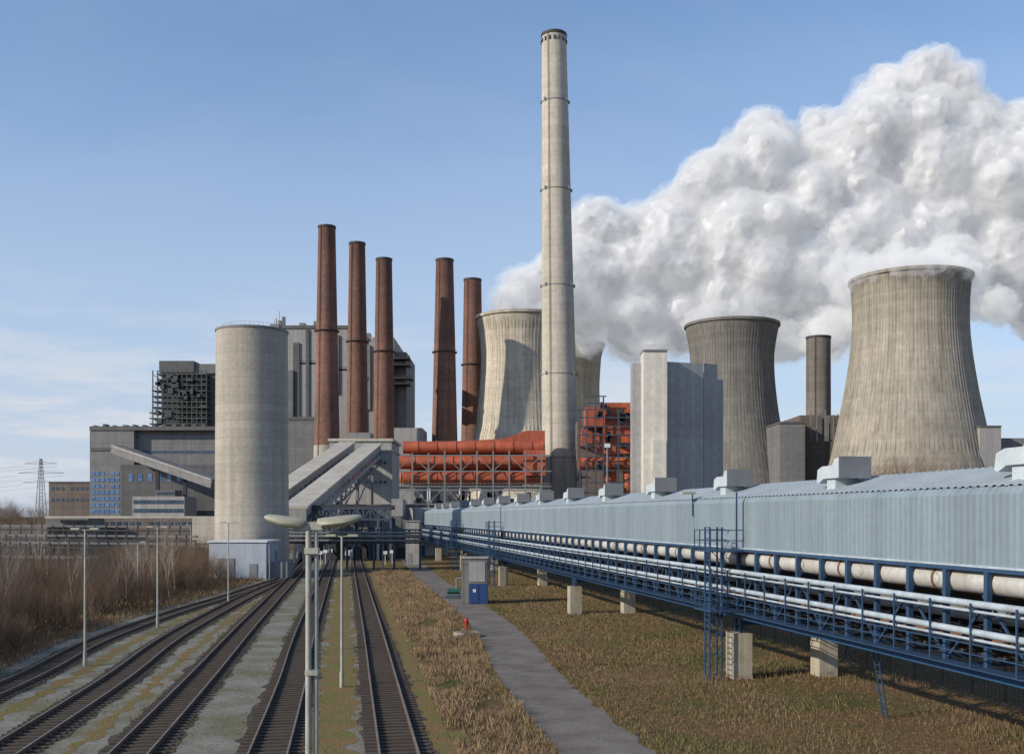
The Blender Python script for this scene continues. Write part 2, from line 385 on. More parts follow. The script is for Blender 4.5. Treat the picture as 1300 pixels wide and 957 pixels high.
for z in (h-27,h-62,h-100,h-135,h-168):
    o.part('bands','steel'); r=rad(z); o.lathe(cx,407,[(r,z-.1),(r+.18,z-.1),(r+.18,z+.15),(r,z+.15)],40,(lean,0))
    o.part('warning_lights','steel')
    for a in (-2.4,-.7,0,2,3.14):
        c=(cx+lean*z+(r+.3)*math.cos(a),407+(r+.3)*math.sin(a),z); o.box(c[0]-.35,c[0]+.35,c[1]-.3,c[1]+.3,z-.3,z+.9)
o.part('top_openings','darkcol')
for k in range(16):
    a=k*2*math.pi/16; r=rad(h-3)+.03; c=(cx+lean*h+r*math.cos(a),407+r*math.sin(a)); o.box(c[0]-.35,c[0]+.35,c[1]-.35,c[1]+.35,h-3.6,h-2.2)
o.done()
for pxc,Y,yt,rt,rb in ((415,480,288,10.7,16),(453.5,509,309,10,14.2),(487.5,540,329,10,14),(564.5,540,330,11,16.3),(600,587,355,11,14.5)):
    hh=wz(yt,Y); o,_,_,_=chimney('red_brick_chimney','brick',pxc,Y,yt,rt,rb,560,0,(hh*.66,),'silo',42); o.done()
o,_,_,_=chimney('grey_chimney','stackgrey',1039,520,428,15,15.6,610,0,()); o.done()

# ------------------------------------------------------------ cooling towers
def ctower(pxc,Y,prof,m,ribs=0):
    k=Y/F; o=Ob('cooling_tower'); cx=wx(pxc,Y)
    pr=sorted([(wz(py,Y),r*k) for py,r in prof])
    zs=[p[0] for p in pr]
    def rad(z):
        for i in range(len(pr)-1):
            if pr[i][0]<=z<=pr[i+1][0]:
                p0=pr[max(i-1,0)][1];p1=pr[i][1];p2=pr[i+1][1];p3=pr[min(i+2,len(pr)-1)][1]; t=(z-pr[i][0])/(pr[i+1][0]-pr[i][0])
                return .5*(2*p1+(-p0+p2)*t+(2*p0-5*p1+4*p2-p3)*t*t+(-p0+3*p1-3*p2+p3)*t**3)
        return pr[-1][1] if z>zs[-1] else pr[0][1]
    top=zs[-1]; z0=9
    zz=[z0+(top-z0)*i/40 for i in range(41)]
    o.part('shell',m,True)
    o.lathe(cx,Y,[(rad(z),z) for z in zz]+[(rad(top)-.7,top)]+[(rad(z)-.7,z) for z in zz[::-1]],120)
    o.part('rim',m,True); r=rad(top); o.lathe(cx,Y,[(r+.02,top-1.4),(r+.6,top-1.2),(r+.6,top+.2),(r-.9,top+.2)],96)
    if ribs:
        o.part('ribs',m)
        for i in range(ribs):
            a=2*math.pi*i/ribs
            for j in range(20):
                za,zb=zz[2*j],zz[2*j+2]; ra,rb=rad(za)-.02,rad(zb)-.02
                o.beam((cx+ra*math.cos(a),Y+ra*math.sin(a),za),(cx+rb*math.cos(a),Y+rb*math.sin(a),zb),.2,.2)
    o.part('inlet_columns','silo'); r0=rad(z0)-.4
    for i in range(36):
        for s in (-1,1):
            a=2*math.pi*i/36; b=a+s*math.pi/36; o.beam((cx+(r0+1.5)*math.cos(b),Y+(r0+1.5)*math.sin(b),0),(cx+r0*math.cos(a),Y+r0*math.sin(a),z0+.5),.8)
    o.done(); return cx,rad(top),top
T4=ctower(1155,459,[(355,73.5),(368,71),(400,69.5),(440,71.5),(500,80),(550,90),(585,98),(680,121)],'tower',110)
ctower(929,550,[(413,58.5),(430,55),(455,52),(500,54.5),(550,62),(600,74),(676,92)],'tower_shaded',90)
ctower(662,550,[(404,57),(425,53),(460,51),(520,55.5),(555,61),(676,88)],'tower_l',80)
ctower(715,640,[(438,52),(455,48),(500,46),(545,50),(600,58),(673,74)],'tower_l',0)

# ------------------------------------------------------------ silo
Y=160;k=Y/F; cx=wx(320,Y); zt=wz(421,Y); r=45*k
o=Ob('concrete_silo'); o.part('shell','silo',True); o.lathe(cx,Y,[(r*1.03,0),(r*1.01,14),(r*.985,zt),(r*.9,zt+.02),(0.01,zt+.03)],64)
o.part('roof_edge','steel',True); o.lathe(cx,Y,[(r*.985+.02,zt-.25),(r+.05,zt-.2),(r+.05,zt+.1),(r*.9,zt+.1)],64)
o.part('roof_railing','steel')
for i in range(40):
    a=2*math.pi*i/40; b=a+2*math.pi/40; p=(cx+r*.8*math.cos(a),Y+r*.8*math.sin(a)); q=(cx+r*.8*math.cos(b),Y+r*.8*math.sin(b))
    o.beam((*p,zt),(*p,zt+.8),.03)
    o.beam((*p,zt+.8),(*q,zt+.8),.03)
for dx,hh in ((-3.3,1.4),(-1.3,1.2),(1.2,1.2),(4.3,3.2),(3.5,1.8)): o.beam((cx+dx,Y,zt),(cx+dx,Y,zt+hh),.06)
o.part('roof_equipment','steel'); o.box(cx+3.0,cx+4.4,Y-1,Y+1,zt,zt+1.0)
o.done()
o=Ob('silo_loading_shed'); o.part('walls','paleb'); x0=wx(268,147);x1=wx(340,147); o.box(x0,x1,146,154,0,wz(688,147)); 
o.part('doors','steel'); o.box(x0+1.2,x0+3.6,145.9,146.02,0,3); o.box(x1-2.4,x1-1.3,145.9,146.02,0,2.2)
o.part('roof','white'); o.box(x0-.2,x1+.2,145.8,154.2,wz(688,147)+.004,wz(688,147)+.25)
o.part('pipes','steel'); o.tube((x1+.5,146,0),(x1+.5,146,5),.12); o.tube((x1+1.2,147,0),(x1+1.2,147,4),.2); o.box(x1+.2,x1+2.8,147,151,0,2.4)
o.done()

# ------------------------------------------------------------ buildings on the left
def facade(o,px0,px1,py0,py1,Y,depth,m,part='walls'):
    o.part(part,m); o.box(wx(px0,Y),wx(px1,Y),Y,Y+depth,wz(py1,Y) if py1 is not None else 0,wz(py0,Y))
def wins(o,px0,px1,py0,py1,Y,nx,ny,m='glass',gx=.25,gy=.35,part='windows'):
    o.part(part,m); x0,x1=wx(px0,Y),wx(px1,Y); z0,z1=wz(py1,Y),wz(py0,Y)
    for i in range(nx):
        for j in range(ny):
            if R()<.03: continue
            a=x0+(x1-x0)*(i+gx/2)/nx; b=x0+(x1-x0)*(i+1-gx/2)/nx; c=z0+(z1-z0)*(j+gy/2)/ny; d=z0+(z1-z0)*(j+1-gy/2)/ny
            o.box(a,b,Y-.12,Y+.05,c,d)
o=Ob('coal_bunker_building')
facade(o,114,170,542,None,380,60,'wall_m'); facade(o,170,275,542,None,383,60,'wall_m','walls_right')
facade(o,113.5,275,541,546,379.6,62,'wall_d','parapet')
facade(o,114.6,152,568,572,379.7,2,'wall_d','dark_band')
facade(o,153,275,590,None,379,2,'wall_d','lower_cladding')
wins(o,115,152,597,653,380,6,7,'glassb')
wins(o,175,270,553,556,383,1,1,'glass',0,0,'strip'); wins(o,160,272,572,575,383,1,1,'glass',0,0,'strip')
wins(o,160,270,600,612,379,9,1,'glass',.6,.2)
facade(o,168,234,630,None,360,14,'wall_l','annex'); wins(o,169,233,634,640,360,12,1,'glass',.15,.2,'annex_windows'); wins(o,169,233,645,651,360,12,1,'glass',.15,.2,'annex_windows')
facade(o,197,222,622,630,362,8,'wall_m','annex_top'); wins(o,198,221,624,628,362,5,1,'glassb',.2,.1,'annex_windows')
o.part('inclined_gallery','wall_m'); o.beam(W(155,571,378)+Vector((0,-5,0)),W(275,614,350),5,3.2)
o.part('gallery_roof','wall_l'); o.beam(W(155,567.5,378)+Vector((0,-5,0)),W(275,609,350),5.6,.5)
o.part('gallery_legs','darkcol')
for px,py in ((200,590),(235,602)): o.beam((wx(px,365),365,0),W(px,py,365),1.2)
for i in range(12):
    px=118+i*12.5; o.part('roof_plant','wall_d'); o.box(wx(px,385),wx(px+U(2,6),385),385,389,wz(542,385),wz(542-U(1,4),385))
o.done()
o=Ob('boiler_scaffold_tower')
facade(o,228,274,470,None,400,40,'wall_d','core'); facade(o,202,246,458,473,398,30,'wall_d','cap'); facade(o,246,274,462,474,399,30,'wall_m','cap_right')
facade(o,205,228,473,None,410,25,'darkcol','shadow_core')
o.part('galleries','steelg')
for j in range(11):
    py=475+j*7; x0=193+ (6 if j<3 else 0)-(3 if j>6 else 0); o.beam(W(x0,py,394),W(262,py,394),.5); o.beam(W(x0,py-3,394),W(262,py-3,394),.15); 
    o.box(wx(x0,394),wx(262,394),394,400,wz(py,394)-.2,wz(py,394)+.1)
for i in range(12):
    px=194+i*6.2; o.beam((wx(px,394),394,wz(542,394)),W(px,470,394),.35)
for j in range(5):
    for i in range(3): 
        a=W(195+i*24,476+j*14,393.6); b=W(195+i*24+20,490+j*14,393.6); o.beam(a,b,.25)
for i in range(18):
    o.part('equipment','steelg'); px=U(195,255);py=U(480,538); q=W(px,py,393); o.box(q.x,q.x+U(1,3),393,395,q.z,q.z+U(1,2.4))
o.done()
o=Ob('brown_workshop_building'); facade(o,62,115,612,None,420,40,'wall_br'); facade(o,61.6,115.5,611,613,419.7,42,'wall_d','parapet'); wins(o,64,113,618,622,420,8,1,'glass',.4,.1); wins(o,64,113,632,636,420,8,1,'glass',.4,.1); o.done()

# main boiler house
o=Ob('boiler_house')
facade(o,352,441,415,None,560,70,'wall_l','walls')
facade(o,350,372,470,None,558,10,'wall_m','left_wing'); facade(o,372,380,435,560,559.2,2,'wall_d','recess_shade'); facade(o,388,392,418,560,559.2,2,'wall_d','downpipe')  # recess is a raised strip; its shade is only the dark cladding colour
facade(o,441,500,428,None,566,70,'wall_l','walls_mid'); facade(o,500,516,447,None,570,50,'wall_m','walls_right')
facade(o,366,402,530,None,520,30,'wall_m','lower_block'); facade(o,365.6,402.4,529,533,519.6,30,'wall_d','lower_parapet')
facade(o,500,536,543,None,530,30,'wall_l','annex'); facade(o,352,441,413,417,559.5,70,'wall_d','parapet')
o.part('platforms','darkcol')
for py,x0,x1 in ((455,496,520),(463,498,521),(480,498,523),(487,498,520),(462,376,402),(470,428,446)):
    a=W(x0,py,562); b=W(x1,py,562); o.box(a.x,b.x,560,572,a.z-.5,a.z+.4); o.box(a.x,b.x,560,560.2,a.z+1.2,a.z+1.4)
    for i in range(6): xx=a.x+(b.x-a.x)*i/5; o.beam((xx,560.1,a.z),(xx,560.1,a.z+1.4),.2)
for px in (516,520): o.beam(W(px,488,561),W(px,452,561),.4)
o.part('roof_plant','steel')
for px,w,hh in ((353,4,6),(358,2,11),(380,7,3),(398,5,5),(445,5,6),(462,8,3),(490,5,3)):
    yb=415 if px<440 else 428; o.box(wx(px,575),wx(px+w,575),575,580,wz(yb,575)-1,wz(yb-hh,575)+1)
for px,t in ((351,404),(362,402),(405,406),(448,418)): o.beam(W(px,425,575),W(px,t,575),.5)
facade(o,402,430,425,500,559,2,'wall_m','dark_panel'); facade(o,446,470,438,520,565,2,'wall_m','dark_panel')
wins(o,406,428,510,545,560,3,3,'glass',.7,.7)
wins(o,474,496,450,545,566,2,7,'glass',.7,.8)
o.done()

# ------------------------------------------------------------ inclined conveyors + transfer house
o=Ob('inclined_coal_conveyors')
def gal(a,b,w,h):
    o.part('galleries','wall_l'); o.beam(a,b,w,h)
    up=Vector((0,0,h/2+.35)); o.part('roofs','conc'); o.beam(a+up,b+up,w+.6,.5)
    dv=Vector((0,0,-.2)); s=(b-a).cross(Vector((0,0,1))).normalized()*(w/2+.03); o.part('window_strip','glass')
    n=16
    for i in range(n):
        p=a.lerp(b,(i+.15)/n)+s+dv; q=a.lerp(b,(i+.85)/n)+s+dv; o.beam(p,q,.1,h*.3)
    o.part('underside_truss','steel')
    for i in range(n):
        p=a.lerp(b,i/n)-Vector((0,0,h/2+.2)); q=a.lerp(b,(i+1)/n)-Vector((0,0,h/2+1.8)); o.beam(p+s*.9,q+s*.9,.25)
        o.beam(a.lerp(b,(i+1)/n)-Vector((0,0,h/2))+s*.9,q+s*.9,.25)
    o.beam(a-Vector((0,0,h/2+1.8))+s*.9,b-Vector((0,0,h/2+1.8))+s*.9,.35)
G1=(W(352,634,236),W(441,570,318)); G2=(W(374,658,200),W(474,573,302))
gal(*G1,4.6,3.4)
gal(*G2,4.6,3.6)
o.part('legs','steel')
for t in (.35,.6,.85):
    for a,b in (G1,G2):
        p=a.lerp(b,t); o.beam((p.x-2,p.y,0),(p.x-2,p.y,p.z-3),.6); o.beam((p.x+2,p.y,0),(p.x+2,p.y,p.z-3),.6); o.beam((p.x-2,p.y,p.z*.5),(p.x+2,p.y,p.z-3),.3)
o.done()
o=Ob('transfer_house')
facade(o,418,497,558,None,322,22,'wall_l'); facade(o,416,499,556.5,560,321.5,24,'conc','parapet'); facade(o,455,498,572,None,302,19,'wall_l','front_wing')
facade(o,454,499,571,573,301.7,20,'conc','wing_parapet'); wins(o,462,492,585,589,302,5,1,'glass',.4,.1); wins(o,462,492,610,614,302,5,1,'glass',.4,.1)
facade(o,440,470,549,557,330,8,'wall_m','penthouse')
o.done()
o=Ob('steel_track_gantry'); o.part('truss','blued')
Y=205
for py in (645,659):
    for dy in (0,6): o.beam((wx(372,Y),Y+dy,wz(py,Y)),(wx(497,Y),Y+dy,wz(py,Y)),.4)
for i in range(14):
    a=wx(372+i*125/14,Y); b=wx(372+(i+1)*125/14,Y); o.beam((a,Y,wz(645,Y)),(a,Y,wz(659,Y)),.28)
    o.beam((a,Y,wz(645 if i%2 else 659,Y)),(b,Y,wz(659 if i%2 else 645,Y)),.28)
o.part('deck','darkcol'); o.box(wx(372,Y),wx(497,Y),Y,Y+6,wz(645,Y)+.25,wz(645,Y)+.6)
o.part('legs','blued')
for px in (374,412,447,480,496):
    for dy in (0,6): o.beam((wx(px,Y),Y+dy,0),(wx(px,Y),Y+dy,wz(659,Y)),.5)
    o.beam((wx(px,Y),Y,.5),(wx(px,Y),Y+6,wz(659,Y)),.25)
for px in (380,395,420,435,455,470,488): o.beam((wx(px,Y+3),Y+3,0),(wx(px+U(-6,6),Y+3),Y+3,wz(659,Y+3)),.3)
o.done()
o=Ob('pipe_bridge'); o.part('pipes','rack',True); Y=172
for z,r in ((5.6,.3),(6.2,.2),(4.9,.22)): o.tube((wx(345,Y),Y,z),(wx(535,Y),Y,z),r,n=10)
o.part('frame','blued')
for z in (4.5,6.7): o.beam((wx(345,Y),Y+.6,z),(wx(535,Y),Y+.6,z),.25)
for i in range(24):
    a=wx(345+i*190/24,Y); b=wx(345+(i+1)*190/24,Y); o.beam((a,Y+.6,4.5),(a,Y+.6,6.7),.14); o.beam((a,Y+.6,4.5 if i%2 else 6.7),(b,Y+.6,6.7 if i%2 else 4.5),.12)
for px in (347,385,418,440,474,500,533): o.beam((wx(px,Y),Y+.6,0),(wx(px,Y),Y+.6,6.7),.35)
o.done()
o=Ob('underpass_machinery')
for i in range(26):
    o.part('cabinets','darkcol'); px=U(378,500); Y=U(212,235); x=wx(px,Y); o.box(x,x+U(1,4),Y,Y+2,0,U(1.5,7))
for i in range(12):
    o.part('panels','wall_m'); px=U(378,500); Y=U(236,250); x=wx(px,Y); o.box(x,x+U(3,7),Y,Y+2,0,U(2,7.5))
for i in range(8):
    o.part('signs','white'); px=U(385,500); Y=U(180,200); x=wx(px,Y); o.box(x,x+.8,Y,Y+.1,2,2.6); o.beam((x+.4,Y+.2,0),(x+.4,Y+.2,2.6),.1)
o.part('backdrop_walls','wall_d'); o.box(wx(372,262),wx(540,262),262,270,0,wz(640,262))
o.done()

# ------------------------------------------------------------ red ducts
o=Ob('red_flue_ducts'); Y=385;k=Y/F
o.part('ducts','red',True)
for py,x0,x1,rr in ((568,512,690,8.0),(587,508,668,8.6),(607,512,690,8.4)):
    o.tube(W(x0,py,Y),W(x1,py,Y),rr*k,n=24)
    for px in range(int(x0)+18,int(x1)-5,24): o.tube(W(px,py,Y),W(px+1.6,py,Y),rr*k+.25,n=24)
for py in (587,607): o.tube(W(510,py,Y),W(506,py,Y),8.4*k,5*k,n=24)
o.part('box_duct','red'); 
o.prism([(wx(512,Y),wz(562,Y)),(wx(610,Y),wz(558,Y)),(wx(640,Y),wz(556,Y)),(wx(668,Y),wz(546,Y)),(wx(692,Y),wz(546,Y)),(wx(692,Y),wz(574,Y)),(wx(512,Y),wz(574,Y))],Y+2,Y+9)
o.box(wx(664,Y),wx(692,Y),Y-4,Y+6,wz(604,Y),wz(572,Y))
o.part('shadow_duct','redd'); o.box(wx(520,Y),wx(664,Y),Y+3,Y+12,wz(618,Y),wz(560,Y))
o.done()
o=Ob('duct_support_steelwork'); o.part('steelwork','steel')
Y=379
for i in range(10):
    px=503+i*20.5; o.beam((wx(px,Y),Y,0),W(px,575 if i<3 else 572,Y),.55); o.beam((wx(px,Y+14),Y+14,0),W(px,560,Y+14),.55)
for py in (578,598,617,622,640): o.beam(W(498,py,Y),W(700,py,Y),.45)
o.box(wx(498,Y),wx(700,Y),Y,Y+14,wz(619,Y),wz(619,Y)+.4)
for i in range(9):
    a=503+i*20.5
    for y0,y1 in ((578,598),(617,640)): o.beam(W(a,y0 if i%2 else y1,Y),W(a+20.5,y1 if i%2 else y0,Y),.28)
for i in range(42):
    px=500+i*4.8; o.beam(W(px,617,Y-.3),W(px,613.5,Y-.3),.12)
o.beam(W(500,613.5,Y-.3),W(700,613.5,Y-.3),.15)
o.part('lower_plant','darkcol'); o.box(wx(500,Y),wx(690,Y),Y+4,Y+13,0,wz(643,Y))
for i in range(22): 
    px=U(500,685); o.box(wx(px,Y+3),wx(px+U(2,8),Y+3),Y+2,Y+5,wz(645,Y),wz(U(622,640),Y))
o.part('light_panels','wall_l')
for i in range(12):
    px=U(500,685); py=U(625,640); o.box(wx(px,Y+1),wx(px+U(2,7),Y+1),Y+1,Y+1.8,wz(py+5,Y),wz(py,Y))
o.done()
o=Ob('red_duct_tower'); Y=372;k=Y/F
o.part('ducts','red'); o.box(wx(768,Y),wx(806,Y),Y,Y+14,wz(553,Y),wz(511,Y)); o.box(wx(744,Y),wx(770,Y),Y+2,Y+14,wz(540,Y),wz(516,Y))
o.prism([(wx(738,Y),wz(545,Y)),(wx(768,Y),wz(552,Y)),(wx(806,Y),wz(553.5,Y)),(wx(806,Y),wz(575,Y)),(wx(770,Y),wz(578,Y)),(wx(738,Y),wz(566,Y))],Y-1,Y+10)
o.part('round_ducts','red',True); o.tube(W(735,588,Y),W(806,588,Y),9*k,n=24); o.tube(W(775,585,Y+2),W(775,640,Y+2),8*k,n=24); o.tube(W(797,585,Y+1),W(797,640,Y+1),6*k,n=24)
o.part('steelwork','blued')
for px in (736,745,756,766,785,804): o.beam((wx(px,Y-4),Y-4,0),W(px,503 if 745<px<770 else 520,Y-4),.5)
for py in (503,512,520,530,541,552,566,580,597,612,626): o.beam(W(744 if py<520 else 734,py,Y-4),W(770 if py<530 else 806,py,Y-4),.4)
for i in range(8):
    for a in (736,756,785): 
        if R()<.75: o.beam(W(a,520+i*13,Y-4),W(a+19,533+i*13,Y-4),.25)
o.part('equipment','darkcol')
for i in range(24): 
    px=U(736,800);py=U(515,620); q=W(px,py,Y-2); o.box(q.x,q.x+U(1,2.6),Y-3,Y-1.2,q.z,q.z+U(.8,2.5))
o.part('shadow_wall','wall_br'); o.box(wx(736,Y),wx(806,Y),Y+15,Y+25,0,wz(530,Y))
o.done()

# ------------------------------------------------------------ FGD building
o=Ob('flue_gas_cleaning_building')
def rotbox(part,m,pxl,pxr,py,Y,dep,slope,z0=0):
    x0=wx(pxl,Y); t=(pxr-650)/F; w=(t*Y-x0)/(1-t*slope); h=wz(py,Y); y1=Y+w*slope
    pts=[(x0,Y),(x0+w,y1),(x0+w,y1+dep),(x0,y1+dep)]
    o.part(part,m); vs=[(*p,z0) for p in pts]+[(*p,h) for p in pts]; o.add(vs,[(3,2,1,0),(4,5,6,7),(0,1,5,4),(1,2,6,5),(2,3,7,6),(3,0,4,7)])
rotbox('stair_tower','fgd_l',817,847,446,340,8,0)
rotbox('left_wing','fgd',803,818,461,346,6,0.05)
rotbox('main_hall','fgd',846.5,893,459,349,18,.35)
rotbox('right_wing','fgd',893.5,911,461,366,8,.7)
rotbox('rear_wing','fgd',905,918,481,380,10,.5)
rotbox('low_block','fgd_l',829,846,558,337,3,0)
o.part('trim','steel'); o.box(wx(816.5,340),wx(847.5,340),339.6,348,wz(446,340)+.004,wz(446,340)+.6)
o.part('rooftop_masts','steel')
for px in (903,907,914): o.beam(W(px,485,385),W(px,466,385),.3)
o.done()

o=Ob('turbine_hall'); facade(o,990,1022,536,None,500,50,'wall_m'); facade(o,1016,1078,527,None,508,50,'wall_br','walls_brown'); facade(o,989.5,1022.5,535,537.5,499.6,50,'wall_d','parapet'); wins(o,1058,1074,535,600,508,2,8,'glass',.4,.6)
o.part('equipment','steel')
for i in range(8): px=U(1015,1070); o.beam(W(px,560,504),W(px,U(520,528),504),.4)
o.done()
o=Ob('metal_clad_hall'); facade(o,1244,1271,541,None,430,30,'wall_l'); facade(o,1243.5,1271.5,540,542,429.6,30,'wall_d','parapet'); facade(o,1271,1340,556,None,440,30,'wall_m','side'); o.done()
o=Ob('low_plant_buildings')
facade(o,58,112,657,None,250,10,'wall_m','hall_a'); facade(o,120,275,657,None,262,10,'wall_br','hall_b'); facade(o,57,276,655,657.5,246,3,'conc','roof_gallery')
wins(o,122,270,662,666,262,18,1,'glass',.4,.1)
facade(o,-40,60,668,None,240,12,'wall_br','hall_c'); facade(o,244,276,655,None,200,6,'conc','concrete_wall')
o.done()
o=Ob('ground_conveyor_line')
for Y,z,x0,x1 in ((175,4.6,-60,262),(190,5.6,-80,250),(150,3.2,-80,190),(205,7.2,-80,270)):
    o.part('belts','rack'); o.beam((wx(x0,Y),Y,z),(wx(x1,Y),Y,z-.4),.8,.35); o.part('frames','darkcol'); o.beam((wx(x0,Y),Y-.5,z-.8),(wx(x1,Y),Y-.5,z-1.2),.3)
    n=26
    for i in range(n):
        px=x0+(x1-x0)*i/n; x=wx(px,Y); o.beam((x,Y-.4,0),(x,Y-.4,z),.18); o.beam((x,Y-.4,0),(wx(px+(x1-x0)/n,Y),Y-.4,z-1),.12)
o.done()

# ------------------------------------------------------------ pylon
def pylon(px,Y,pytop):
    o=Ob('electricity_pylon'); o.part('lattice','steel'); cx=wx(px,Y); h=wz(pytop,Y); 
    for sx in (-1,1):
        for sy in (-1,1): o.beam((cx+sx*3,Y+sy*3,0),(cx+sx*.5,Y+sy*.5,h),.28)
    n=10
    for i in range(n):
        a=i/n;b=(i+1)/n; wa=3-2.5*a; wb=3-2.5*b
        for sy in (-1,1):
            o.beam((cx-wa,Y+sy*wa,h*a),(cx+wb,Y+sy*wb,h*b),.16); o.beam((cx+wa,Y+sy*wa,h*a),(cx-wb,Y+sy*wb,h*b),.16)
    o.part('arms','steel')
    for z,w in ((h*.93,10),(h*.80,14),(h*.67,11)):
        for s in (-1,1): o.beam((cx,Y,z+1.2),(cx+s*w,Y,z),.22); o.beam((cx,Y,z-.2),(cx+s*w,Y,z),.22)
    o.part('conductors','darkcol')
    for z,w in ((h*.93,10),(h*.80,14),(h*.67,11)):
        for s in (-1,1):
            prev=None
            for t in range(13):
                u=t/12; p=Vector((cx+s*w-u*330,Y-u*120,z-1.5-4*12*u*(1-u)))
                if prev: o.beam(prev,p,.09)
                prev=p
    o.done()
pylon(52,620,582)

# ------------------------------------------------------------ big covered conveyor
un=math.hypot(.184,1); u_=(-.184/un,1/un); n_=(1/un,.184/un)
def cx_(v):
    s,t,z=v; return (23+u_[0]*s+n_[0]*t,u_[1]*s+n_[1]*t,z)
S0,S1=-12.0,238.0
o=Ob('covered_conveyor_bridge',cx_)
o.part('corrugated_wall','conv')
s=S0;pitch=.36
vs=[];fs=[];pts=[]
while s<S1:
    pts+=[(s,0),(s+.13,0),(s+.18,-.08),(s+.31,-.08)]; s+=pitch
for s,t in pts:
    vs+=[(s,t,7.28),(s,t,9.75),(s,t+.18,10.02)]
for i in range(len(pts)-1):
    fs+=[(3*i,3*i+1,3*i+4,3*i+3),(3*i+1,3*i+2,3*i+5,3*i+4)]
o.add(vs,fs)
o.part('far_wall','conv'); o.box(S0,S1,5.5,5.6,7.28,10.0)
o.part('roof_sheets','convroof')
vs=[];fs=[];s=S0;pts=[]
while s<S1: pts+=[(s,0),(s+.22,0),(s+.26,.05),(s+.4,.05)]; s+=.44
for s,dz in pts: vs+=[(s,.1,10.03+dz),(s,2.8,10.86+dz),(s,5.7,10.03+dz)]
for i in range(len(pts)-1): fs+=[(3*i,3*i+1,3*i+4,3*i+3),(3*i+1,3*i+2,3*i+5,3*i+4)]
o.add(vs,fs)
o.part('drip_edge','rail_l'); o.box(S0,S1,-.11,.0,7.20,7.28)
o.part('floor','darkcol'); o.box(S0,S1,.02,5.48,7.1,7.27)
o.part('end_wall','conv'); o.box(S1-.3,S1-.1,.03,5.48,7.29,10.0)
o.part('large_pipe','pipe',True); o.tube((S0,.5,6.66),(S1,.5,6.66),.43,n=24)
o.part('pipe_collars','rust',True)
s=S0+1
while s<S1: o.tube((s,.5,6.66),(s+.14,.5,6.66),.455,n=24); s+=7.2
o.part('inner_pipes','rust',True)
for t,z,r in ((1.6,6.2,.2),(2.4,6.3,.28),(1.2,4.5,.16),(2.0,4.4,.22)): o.tube((S0,t,z),(S1,t,z),r,n=8)
o.part('inner_pipes_pale','rack',True)
for t,z,r in ((.8,5.35,.16),(1.3,5.5,.1),(.7,4.4,.12),(3.2,5.6,.25),(3.9,4.4,.2)): o.tube((S0,t,z),(S1,t,z),r,n=8)
o.part('belt_rollers','darkcol'); o.box(S0,S1,1.2,4.6,4.8,4.92); o.box(S0,S1,2.6,2.7,3.6,7.1)
s=S0
while s<S1: o.tube((s,.6,4.05),(s,4.8,4.05),.09,n=6); o.tube((s+.6,.9,5.0),(s+.6,4.8,5.0),.08,n=6); s+=1.2
o.part('hand_pipes','rail_l',True)
for z in (5.98,5.0): o.tube((S0,-.55,z),(S1,-.55,z),.125,n=10); o.tube((S0,-.55,z-.26),(S1,-.55,z-.26),.05,n=8)
o.part('lower_chord','bluec')
for t in (-.1,5.4): o.box(S0,S1,t,t+.28,3.36,3.72)
o.part('upper_chord','blue'); o.box(S0,S1,-.1,.0,7.06,7.19); o.box(S0,S1,5.42,5.66,7.0,7.15)
o.part('walkway','blue'); o.box(S0,S1,-.75,-.1,3.74,3.78)
o.part('truss_members','blue')
s=S0;i=0
while s<S1-2.4:
    for t in (-.04,5.5):
        o.beam((s,t,3.7),(s,t,7.07),.19)
        if i%2: o.beam((s,t+.02,3.75),(s+2.4,t+.02,6.1),.08)
        else: o.beam((s,t+.02,6.1),(s+2.4,t+.02,3.75),.08)
    o.beam((s,.05,3.5),(s,5.5,3.5),.16); o.beam((s,-.6,4.82),(s,0,4.82),.08); o.beam((s,-.6,5.8),(s,0,5.8),.08); o.beam((s,-.70,3.75),(s,-.70,6.0),.06)
    o.beam((s+.3,0,6.2),(s+.3,1.0,6.2),.12)
    s+=2.4;i+=1
o.part('walkway_rail','blue')
for z in (4.25,4.6): o.beam((S0,-.68,z),(S1,-.68,z),.04)
frames=[20,58,96,134,172,210]
for f in frames:
    for t in (0.1,5.2):
        o.part('piers','pier'); o.box(f-.55,f+.55,t-.5,t+.6,0,2.55)
        o.part('trestle_legs','blue')
        for ds in (-.35,.35): o.beam((f+ds,t+.05,2.55),(f+ds,t+.05,3.36),.22)
    o.part('trestle_legs','blue'); o.beam((f,.1,3.1),(f,5.3,3.1),.3)
o.done()
for s in [9+13.2*i for i in range(17)]:
    v=Ob('roof_vent',cx_); v.part('base','vent'); v.box(s-.4,s+.4,.75,1.9,10.15,10.75)
    v.part('hood','vent')
    v.prism([(s-.95,10.76),(s+.5,10.76),(s+.95,10.55),(s+1.15,10.62),(s+1.05,11.2),(s+.6,11.35),(s-.35,11.35),(s-.6,11.65),(s-1.05,11.7)],.6,2.1)
    v.part('lip','steel'); v.box(s-1.12,s-1.06,.55,2.15,10.74,11.74); v.done()

